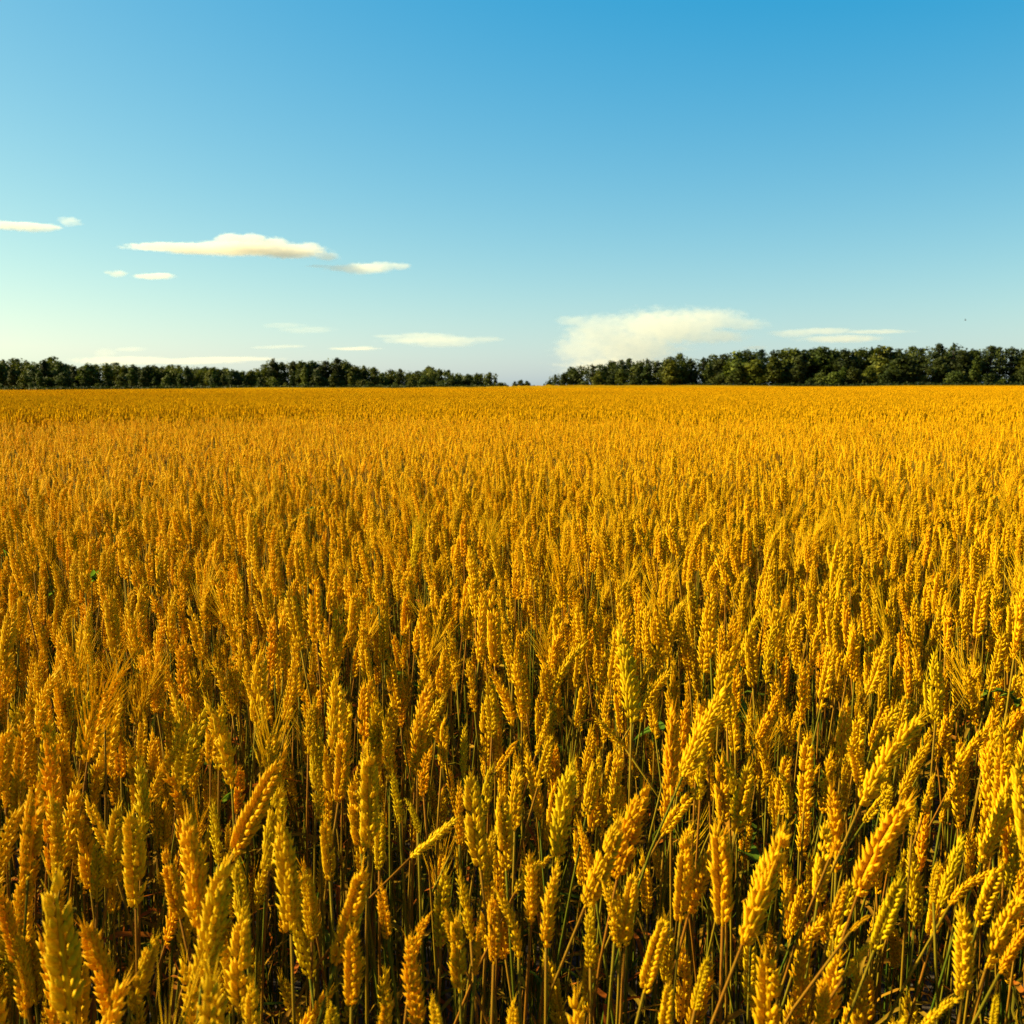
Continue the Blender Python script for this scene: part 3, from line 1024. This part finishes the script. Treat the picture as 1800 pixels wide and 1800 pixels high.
TREES = {'leafy': [], 'tall': [], 'pine': [], 'bush': []}
rt = np.random.default_rng(21)
Zt = lambda P_: np.full(len(P_), 0.5)
for k in range(5):          # broad leafy tree, unit height 10 m
    c, q = [], []
    for j in range(rt.integers(11, 15)):
        z = rt.uniform(2.2, 8.9)
        w = 2.3 * math.sin(math.pi * min(1, (z + 1.2) / 11.2)) ** 0.8
        a = rt.uniform(0, 6.28)
        rr = rt.uniform(0.9, 1.5) * (1.15 - 0.05 * z)
        off = max(0, w - rr * 0.6) * rt.uniform(.4, 1)
        c.append((off * math.cos(a), off * math.sin(a), z)); q.append((rr, rr, rr * rt.uniform(.8, 1.15)))
    c.append((0, 0, 5)); q.append((1.6, 1.6, 3.6))
    c.append((rt.uniform(-.4, .4), 0, 9.0)); q.append((0.75, 0.75, 1.0))
    mb = MB()
    leaf_clumps(mb, rt, c, q, 2300, 0.30, Zt)
    TREES['leafy'].append((mb.mesh('crown', [M_TREE], False), trunk_mesh(rt, 8.2, 0.2, c[:5], 'trunk')))
for k in range(4):          # narrow tall birch or aspen
    c, q = [], []
    for j in range(13):
        z = rt.uniform(1.8, 9.3)
        w = 1.45 * math.sin(math.pi * min(1, (z + 1.0) / 11)) ** 0.8
        a = rt.uniform(0, 6.28)
        rr = rt.uniform(0.6, 1.0) * (1.2 - 0.06 * z)
        off = max(0, w - rr * .5) * rt.uniform(.4, 1)
        c.append((off * math.cos(a), off * math.sin(a), z)); q.append((rr, rr, rr * rt.uniform(1.0, 1.6)))
    c.append((0, 0, 5)); q.append((0.95, 0.95, 4))
    c.append((0, 0, 9.3)); q.append((0.4, 0.4, 0.9))
    mb = MB()
    leaf_clumps(mb, rt, c, q, 1700, 0.27, Zt)
    TREES['tall'].append((mb.mesh('crown', [M_TREE], False), trunk_mesh(rt, 8.8, 0.16, c[:5], 'trunk')))
for k in range(4):          # pine with tiered uneven boughs
    c, q, lim = [], [], []
    z = 3.4
    while z < 9.6:
        w = 2.0 * (1 - (z - 3.0) / 7.6) ** 0.75 * rt.uniform(.7, 1.2) + 0.2
        for j in range(rt.integers(2, 5)):
            a = rt.uniform(0, 6.28)
            off = w * rt.uniform(.45, 1)
            c.append((off * math.cos(a), off * math.sin(a), z + rt.uniform(-.2, .3))); q.append((w * .42 + .2, w * .42 + .2, 0.32))
            lim.append(c[-1])
        z += rt.uniform(.5, .85)
    c.append((0, 0, 9.4)); q.append((0.22, 0.22, 0.75))
    mb = MB()
    leaf_clumps(mb, rt, c, q, 1500, 0.22, Zt, flat=0.6)
    TREES['pine'].append((mb.mesh('crown', [M_PINE], False), trunk_mesh(rt, 9.6, 0.18, lim[::2], 'trunk')))
for k in range(4):          # low rounded bush, foliage to the ground
    c, q = [], []
    for j in range(9):
        a = rt.uniform(0, 6.28)
        z = rt.uniform(1.0, 8.2)
        off = rt.uniform(0, 3.2) * math.sin(math.pi * min(1, (z + 2.5) / 12.5))
        rr = rt.uniform(1.5, 2.4)
        c.append((off * math.cos(a), off * math.sin(a), z)); q.append((rr, rr, rr))
    c.append((0, 0, 3.5)); q.append((3.0, 3.0, 3.6))
    mb = MB()
    leaf_clumps(mb, rt, c, q, 1500, 0.45, Zt)
    TREES['bush'].append((mb.mesh('crown', [M_TREE], False), trunk_mesh(rt, 6.5, 0.2, c[:4], 'trunk')))

# skyline of the two woods: x, y of each treetop in the photograph (1800 px), kind
SKY_L = [(0, 632), (15, 631), (35, 630), (55, 633), (68, 638), (86, 632), (101, 627), (114, 634), (127, 641), (138, 643), (148, 652), (160, 637),
         (176, 640), (195, 638), (210, 637), (225, 641), (240, 640), (252, 645), (265, 642), (278, 641), (291, 643), (306, 641), (320, 642), (335, 643),
         (350, 645), (365, 644), (378, 645), (390, 648), (402, 646), (416, 650), (430, 651), (445, 650), (458, 649), (470, 640), (485, 630), (500, 636),
         (520, 634), (538, 633), (556, 633), (575, 634), (596, 629), (611, 632), (625, 642), (642, 642), (660, 645), (673, 655), (690, 649), (705, 648),
         (722, 654), (735, 652), (756, 643), (774, 648), (790, 650), (806, 657), (824, 657), (840, 655), (861, 654), (871, 663)]
SKY_M = [(880, 672), (892, 676), (905, 670), (915, 667), (926, 669), (938, 677)]
SKY_R = [(947, 678), (956, 674), (966, 668), (976, 658), (990, 655), (1005, 645), (1020, 642), (1040, 640), (1056, 640), (1075, 634), (1091, 632),
         (1106, 630), (1120, 635), (1135, 630), (1155, 634), (1174, 628), (1193, 621), (1211, 631), (1234, 628), (1251, 623), (1270, 622), (1290, 618),
         (1312, 615), (1335, 614), (1355, 615), (1376, 612), (1392, 612), (1410, 615), (1426, 611), (1441, 609), (1460, 614), (1481, 612), (1505, 612),
         (1525, 611), (1540, 608), (1551, 609), (1572, 612), (1595, 609), (1614, 612), (1640, 604), (1656, 615), (1669, 604), (1686, 615), (1703, 613),
         (1731, 608), (1749, 610), (1769, 609), (1788, 615), (1802, 617)]
LABEL_TREE = {
    (101, 627): "rounded leafy tree standing highest in the first clump from the left edge",
    (148, 652): "low leafy tree in the notch between the first two clumps from the left",
    (160, 637): "leafy tree just right of the first notch in the left-hand wood",
    (485, 630): "narrow tree spiking up at the left end of the tall clump of the left-hand wood",
    (596, 629): "tallest pointed tree of the left-hand wood, left of centre",
    (756, 643): "rounded tree topping the clump near the right end of the left-hand wood",
    (861, 654): "slim pointed tree at the right end of the left-hand wood",
    (871, 663): "last low tree where the left-hand wood ends at the gap",
    (915, 667): "taller of the small trees alone in the gap between the two woods",
    (905, 670): "small tree on the left of the pair in the gap between the woods",
    (926, 669): "small tree on the right of the pair in the gap between the woods",
    (966, 668): "low tree at the left end of the right-hand wood beside the gap",
    (1106, 630): "dark pine with a ragged top on the left slope of the right-hand wood",
    (1193, 621): "dark tree rising above its neighbours beside the big cumulus cloud",
    (1640, 604): "dark pine poking up above the right-hand wood, left of a pair",
    (1669, 604): "dark pine poking up above the right-hand wood, right of a pair",
    (1769, 609): "pointed pine near the right edge of the photo",
}


def ground_py(px):
    return 681.5 - (px - 900) * math.tan(-ROLL) - 0.3


def put_tree(px, top_y, D, kind, label, group, wfac=None):
    me_c, me_t = TREES[kind][rt.integers(0, len(TREES[kind]))]
    x = at(px, 680, D).x
    hpx = ground_py(px) - top_y
    Hh = max(1.2, hpx / FPX * D + 0.9)
    e = bpy.data.objects.new({'leafy': 'leafy_tree', 'tall': 'tall_tree', 'pine': 'pine_tree', 'bush': 'bush'}[kind], None)
    C.objects.link(e)
    e.location = (x, D, 0)
    top = max(v.co.z for v in me_c.vertices)
    s = Hh / top
    wf = wfac or rt.uniform(1.25, 1.75) * {'leafy': 1.25, 'tall': 1.15, 'pine': 1.0, 'bush': .9}[kind]
    e.rotation_euler = (0, 0, rt.uniform(0, 6.28))
    e.scale = (s * wf, s * wf, s)
    tag(e, label, 'bush' if kind == 'bush' else 'tree', group)
    c = add_obj('crown', me_c, e)
    k = rt.uniform(.75, 1.25)
    c.color = (k * rt.uniform(.85, 1.15), k, k * rt.uniform(.8, 1.1), 1)
    add_obj('trunk', me_t, e)
    return e


def depth_r(px):
    return float(np.interp(px, [940, 1000, 1100, 1300, 1800], [640, 610, 580, 540, 490]))


KIND_TXT = {'leafy': 'rounded green tree', 'tall': 'narrow green tree', 'pine': 'dark pine', 'bush': 'low bush'}


def third(px, a, b_):
    f = (px - a) / (b_ - a)
    return 'left third' if f < 1 / 3 else 'middle third' if f < 2 / 3 else 'right third'


for (px, ty) in SKY_L:
    k = 'tall' if rt.random() < 0.45 else 'leafy'
    if (px, ty) in ((485, 630), (861, 654), (596, 629)):
        k = 'tall'
    if (px, ty) in ((101, 627), (756, 643), (160, 637)):
        k = 'leafy'
    where = third(px, 0, 875)
    put_tree(px, ty, 560 + rt.uniform(-12, 25), k, LABEL_TREE.get((px, ty)) or f"{KIND_TXT[k]} on the left-hand wood's skyline, {where}",
             f"{k} skyline trees of the left-hand wood, {where}")
for (px, ty) in SKY_M:
    put_tree(px, ty, 600 + rt.uniform(-5, 25), 'bush' if ty > 671 else 'leafy', LABEL_TREE.get((px, ty)) or "tiny bush in the gap between the two woods",
             'small trees in the gap between the woods', wfac=2.0)
for (px, ty) in SKY_R:
    pine = 0.5 if 960 < px < 1200 else 0.15 if px < 1560 else 0.5
    k = 'pine' if rt.random() < pine else ('tall' if rt.random() < .3 else 'leafy')
    if (px, ty) in ((1640, 604), (1669, 604), (1769, 609), (1106, 630)):
        k = 'pine'
    if (px, ty) in ((966, 668),):
        k = 'leafy'
    where = third(px, 945, 1800)
    put_tree(px, ty, depth_r(px) + rt.uniform(0, 30), k, LABEL_TREE.get((px, ty)) or f"{KIND_TXT[k]} on the right-hand wood's skyline, {where}",
             f"{k} skyline trees of the right-hand wood, {where}", wfac=rt.uniform(1.0, 1.3) if k == 'pine' else None)
# front edge of the woods: lower trees and bushes standing out before the dark mass
for side, (x0, x1, step) in (('left', (4, 872, 19)), ('right', (962, 1800, 20))):
    px = x0
    sk = SKY_L if side == 'left' else SKY_R
    while px < x1:
        top = np.interp(px, [q[0] for q in sk], [q[1] for q in sk])
        g = ground_py(px)
        f = rt.choice([rt.uniform(.22, .42), rt.uniform(.5, .85)], p=[.42, .58])
        k = 'bush' if f < .45 else rt.choice(['leafy', 'tall'])
        D = (545 if side == 'left' else depth_r(px) - 14) + rt.uniform(-10, 4)
        where = third(px, 0, 875) if side == 'left' else third(px, 945, 1800)
        put_tree(px, g - f * (g - top), D, k, f"{KIND_TXT[k]} at the {side}-hand wood's front edge, {where}",
                 f"{k} front trees of the {side}-hand wood, {where}")
        px += step * rt.uniform(.6, 1.4)
# the inside of the woods reads as one dark mass
for side in ('left', 'right'):
    sk = SKY_L if side == 'left' else SKY_R
    c, q = [], []
    for px in np.arange(sk[0][0] - 60 if side == 'left' else 968, sk[-1][0] - 8 if side == 'left' else 1860, 7):
        top = np.interp(px, [s_[0] for s_ in sk], [s_[1] for s_ in sk])
        D = (572 if side == 'left' else depth_r(px) + 18) + rt.uniform(-6, 12)
        Hh = (ground_py(px) - top) / FPX * D
        for z in (0.06, 0.26, 0.46, 0.66, 0.84):
            c.append((at(px, 680, D).x + rt.uniform(-2, 2), D + rt.uniform(-3, 3), Hh * z)); q.append((3.8, 3.0, Hh * rt.uniform(.12, .2)))
    mb = MB()
    leaf_clumps(mb, rt, c, q, 40000, 0.6, Zt, inner=.4)
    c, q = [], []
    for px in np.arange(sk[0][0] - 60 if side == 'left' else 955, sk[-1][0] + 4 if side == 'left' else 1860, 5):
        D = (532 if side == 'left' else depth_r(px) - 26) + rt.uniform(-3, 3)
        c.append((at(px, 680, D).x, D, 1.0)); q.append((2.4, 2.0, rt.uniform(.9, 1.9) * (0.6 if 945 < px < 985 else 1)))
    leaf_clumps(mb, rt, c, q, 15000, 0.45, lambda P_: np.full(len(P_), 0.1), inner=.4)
    o = add_obj('woodland', mb.mesh('woodland', [M_TREE], False))
    tag(o, f"dark mass of foliage inside the {side}-hand wood", 'woodland', kind='stuff')

# trees that look alike are told apart by their place in the row
same = {}
for o in list(C.objects):
    if o.get('category') in ('tree', 'bush'):
        same.setdefault(o['label'], []).append(o)
for lab, os_ in same.items():
    if len(os_) > 1:
        os_.sort(key=lambda o: o.location.x / o.location.y)
        for i, o in enumerate(os_):
            o['label'] = f"{ORD[i]} {lab}".replace(' on the ', ' from the left on the ').replace(' at the ', ' from the left at the ').replace(' in the ', ' from the left in the ')

# ------------------------------------------------------------------ weeds in the crop


def weed(px, py, zt, label, leaves=9, spread=0.16, big=1.0):
    """bindweed: a thin climbing vine with heart-shaped leaves"""
    d = (CAM.z - zt) / max(1e-3, -(at(px, py, 1.0).z - CAM.z))
    p0 = at(px, py, d)
    e = bpy.data.objects.new('bindweed', None)
    C.objects.link(e)
    e.location = (p0.x, p0.y, 0)
    tag(e, label, 'weed', 'green weeds climbing in the wheat')
    pts, x, y = [], 0.0, 0.0
    for i in range(16):
        s = i / 15
        pts.append(Vector((spread * math.sin(s * 5.0) * s + rng.uniform(-.01, .01), spread * .6 * math.cos(s * 4) * s, zt * min(1, s * 1.5) + (0.03 * math.sin(s * 9) if s > .6 else 0))))
    mb = MB()
    tube(mb, pts, [0.0016] * 16, 4, 0, 0.4)
    add_obj('vine', mb.mesh('vine', [M_WEED]), e)
    hv = [(0, 0), (.30, -.22), (.50, -.02), (.46, .30), (.22, .72), (0, 1.0), (-.22, .72), (-.46, .30), (-.50, -.02), (-.30, -.22)]
    mb = MB()
    V = [(a * .034 * big, .0, b_ * .045 * big) for a, b_ in hv]
    V = [(v[0], abs(v[0]) * .35 - v[2] * v[2] * 4, v[2]) for v in V] + [(0, -.002, .018 * big)]
    mb.add(V, [(i, (i + 1) % 10, 10) for i in range(10)], 0, 0.5)
    lm = mb.mesh('leaf', [M_WEED])
    for k in range(leaves):
        i = rng.integers(7, 16)
        M = Matrix.Translation(pts[i]) @ Matrix.Rotation(rng.uniform(0, 6.28), 4, 'Z') @ Matrix.Rotation(rng.uniform(0.3, 2.1), 4, 'X') @ Matrix.Scale(rng.uniform(.6, 1.15), 4)
        add_obj('leaf', lm, e, M)


weed(92, 985, 0.81, "green weed showing between ears near the left edge", 26, .15, .5)
weed(235, 1030, 0.83, "green climbing weed a little right of the weed by the left edge", 20, .10, .5)
weed(40, 1345, 0.66, "dark green weed leaves low between stems at the lower left edge", 9, .08)
weed(400, 1330, 0.66, "green weed low beside the bearded ear left of centre", 8, .07)
weed(590, 905, 0.83, "small green weed between far ears left of centre", 14, .10, .5)
weed(745, 1195, 0.62, "green weed sprig in a dark gap at the centre left", 8, .08)
weed(1165, 1265, 0.70, "green weed sprig low in the crop right of centre", 8, .07)
weed(1330, 1270, 0.68, "green weed between leaning ears right of centre", 8, .08)
weed(1790, 1235, 0.76, "single green weed by the right edge", 12, .06, .45)
weed(1340, 1510, 0.55, "small green weed leaf beside the largest leaning ear at lower right", 6, .05)

# ------------------------------------------------------------------ birds
bm_ = MB()
tube(bm_, [(0, -.16, 0), (0, -.1, .01), (0, 0, .02), (0, .1, .01), (0, .2, 0)], [.008, .035, .045, .03, .012], 6, 0, .3)
for s in (-1, 1):
    bm_.add([(0, .06, .02), (s * .22, .07, .13), (s * .46, -.04, .06), (s * .24, -.07, .11), (0, -.05, .02), (s * .22, 0, .125)],
            [(0, 1, 5), (1, 2, 5), (2, 3, 5), (3, 4, 5), (4, 0, 5)], 0, .3)
bird_me = bm_.mesh('bird', [M_BIRD])
for (px, py, D, rz, lab) in ((1697, 563, 170, .9, "tiny dark bird in the sky high over the pines at right"),
                             (1683, 605, 260, 2.0, "tiny dark bird just right of the pair of pines")):
    o = add_obj('bird', bird_me, None, Matrix.Translation(at(px, py, D)) @ Matrix.Rotation(rz, 4, 'Z') @ Matrix.Rotation(.3, 4, 'Y'))
    tag(o, lab, 'bird', 'birds over the wood')

# ------------------------------------------------------------------ clouds


def cloud(name, lobes, D, label, dens=0.011, amp=0.62, nscale=0.026, soft=0.42):
    """lobes: (px, py, half width px, half height px[, depth factor]); their union, torn by noise, holds the vapour"""
    import bmesh
    k = D / FPX
    o0 = at(lobes[0][0], lobes[0][1], D)
    m, t = new_mat(name)
    tc = t.nodes.new('ShaderNodeTexCoord')
    shape = None
    b = bmesh.new()
    for l in lobes:
        p_ = at(l[0], l[1], D) - o0
        r_ = (l[2] * k, max(l[2] * k * (l[4] if len(l) > 4 else 0.5), l[3] * k), l[3] * k)
        M = Matrix.Translation(p_) @ Matrix.Diagonal((r_[0] * 1.32, r_[1] * 1.32, r_[2] * 1.42, 1))
        bmesh.ops.create_icosphere(b, subdivisions=3, radius=1, matrix=M)
        sub = t.nodes.new('ShaderNodeVectorMath')
        sub.operation = 'SUBTRACT'
        t.links.new(tc.outputs['Object'], sub.inputs[0])
        sub.inputs[1].default_value = p_
        div = t.nodes.new('ShaderNodeVectorMath')
        div.operation = 'DIVIDE'
        t.links.new(sub.outputs[0], div.inputs[0])
        div.inputs[1].default_value = r_
        ln = t.nodes.new('ShaderNodeVectorMath')
        ln.operation = 'LENGTH'
        t.links.new(div.outputs[0], ln.inputs[0])
        s_ = mathn(t, 'SUBTRACT', 1.0, ln.outputs['Value'])
        if shape is None:
            shape = s_
        else:
            sm = t.nodes.new('ShaderNodeMath')
            sm.operation = 'SMOOTH_MAX'
            t.links.new(shape, sm.inputs[0])
            t.links.new(s_, sm.inputs[1])
            sm.inputs[2].default_value = 0.2
            shape = sm.outputs[0]
    mp = t.nodes.new('ShaderNodeMapping')
    mp.inputs['Scale'].default_value = (1, 1, 2.0)
    t.links.new(tc.outputs['Object'], mp.inputs['Vector'])
    nz = t.nodes.new('ShaderNodeTexNoise')
    nz.inputs['Scale'].default_value = nscale
    nz.inputs['Detail'].default_value = 5
    nz.inputs['Roughness'].default_value = 0.64
    t.links.new(mp.outputs[0], nz.inputs['Vector'])
    d = mathn(t, 'ADD', shape, mathn(t, 'MULTIPLY', mathn(t, 'SUBTRACT', nz.outputs[0], 0.52), amp * 2))
    mr = t.nodes.new('ShaderNodeMapRange')
    mr.interpolation_type = 'SMOOTHSTEP'
    mr.inputs['From Min'].default_value = 0.0
    mr.inputs['From Max'].default_value = soft
    mr.inputs['To Max'].default_value = dens
    t.links.new(d, mr.inputs['Value'])
    v = t.nodes.new('ShaderNodeVolumePrincipled')
    v.inputs['Color'].default_value = (0.80, 0.775, 0.68, 1)
    v.inputs['Anisotropy'].default_value = 0.2
    t.links.new(mr.outputs[0], v.inputs['Density'])
    out = t.nodes.new('ShaderNodeOutputMaterial')
    t.links.new(v.outputs[0], out.inputs['Volume'])
    m.cycles.volume_step_rate = 0.3
    me = bpy.data.meshes.new('cloud')
    b.to_mesh(me)
    b.free()
    me.materials.append(m)
    o = add_obj('cloud', me)
    o.location = o0
    rm = o.modifiers.new('union', 'REMESH')
    rm.mode = 'VOXEL'
    rm.voxel_size = min(l[3] for l in lobes) * k * 0.6
    tag(o, label, 'cloud', 'clouds in the evening sky')
    return o


CD = 6000
cloud('c1', [(40, 398, 45, 9), (0, 396, 40, 9), (85, 400, 26, 8), (62, 402, 26, 8)], CD, "small flat white cloud cut by the left edge")
cloud('c2', [(122, 389, 22, 10), (110, 386, 12, 6), (135, 394, 14, 4)], CD, "small torn white cloud right of the one cut by the left edge", dens=.006)
cloud('c3', [(420, 437, 120, 13), (300, 434, 96, 6.5), (510, 442, 75, 14), (405, 420, 32, 12), (440, 422, 36, 14), (480, 428, 36, 12), (545, 434, 24, 10), (575, 451, 26, 9), (350, 439, 80, 9)],
      CD, "long white cloud with a puffy top, largest on the left half of the sky")
cloud('c4', [(640, 472, 60, 11), (600, 471, 40, 6), (670, 467, 34, 9), (700, 468, 30, 7), (560, 468, 26, 3)], CD, "flat white cloud below the tail of the long puffy one", dens=.007)
cloud('c5', [(207, 481, 19, 7), (192, 479, 12, 4)], CD, "tiny white cloud, left of two specks under the long puffy cloud")
cloud('c6', [(270, 486, 42, 6), (285, 484, 22, 6)], CD, "tiny flat white cloud, right of two specks under the long puffy cloud")
cloud('c7', [(760, 598, 105, 9), (745, 590, 66, 7), (850, 596, 46, 6), (690, 591, 44, 4), (780, 604, 70, 8)], 9000, "low lens-shaped bluish cloud with a bright rim above the left-hand wood", dens=.0013, nscale=.012, amp=.6)
cloud('c8', [(625, 613, 55, 3.5), (640, 612, 20, 5)], 9000, "thin low cloud streak just above the left-hand wood", dens=.003, nscale=.012)
cloud('c9', [(1110, 610, 105, 46), (1170, 576, 130, 38), (1055, 592, 74, 42), (1235, 562, 95, 24), (1025, 614, 60, 32), (1100, 645, 130, 28), (1015, 564, 44, 12), (1300, 570, 60, 13), (1060, 570, 64, 20), (1250, 592, 80, 14)],
      12000, "big cream cumulus cloud rising behind the right-hand wood", dens=.0014, nscale=.009, amp=.8)
cloud('c10', [(1395, 586, 50, 9), (1450, 582, 70, 7), (1540, 583, 75, 4.5), (1480, 596, 90, 8)], 12000, "flat pale cloud right of the big cumulus over the wood", dens=.0014, nscale=.008)
cloud('c11', [(1328, 611, 24, 4)], 12000, "thin white cloud sliver low between the cumulus and the flat pale cloud", dens=.003, nscale=.008)
cloud('c12', [(220, 634, 110, 9), (230, 614, 34, 5), (185, 620, 24, 10), (400, 631, 120, 4.5), (330, 635, 120, 6)], 12000, "faint cream cloud bank low over the left-hand wood", dens=.0009, nscale=.008)
cloud('c13', [(540, 580, 60, 7), (500, 572, 50, 6)], 12000, "very faint wispy cloud above the middle of the left-hand wood", dens=.0005, nscale=.008)
cloud('c14', [(500, 609, 50, 3), (470, 611, 40, 2.5)], 12000, "faint thin cloud streak above the tall clump of the left-hand wood", dens=.0009, nscale=.008)
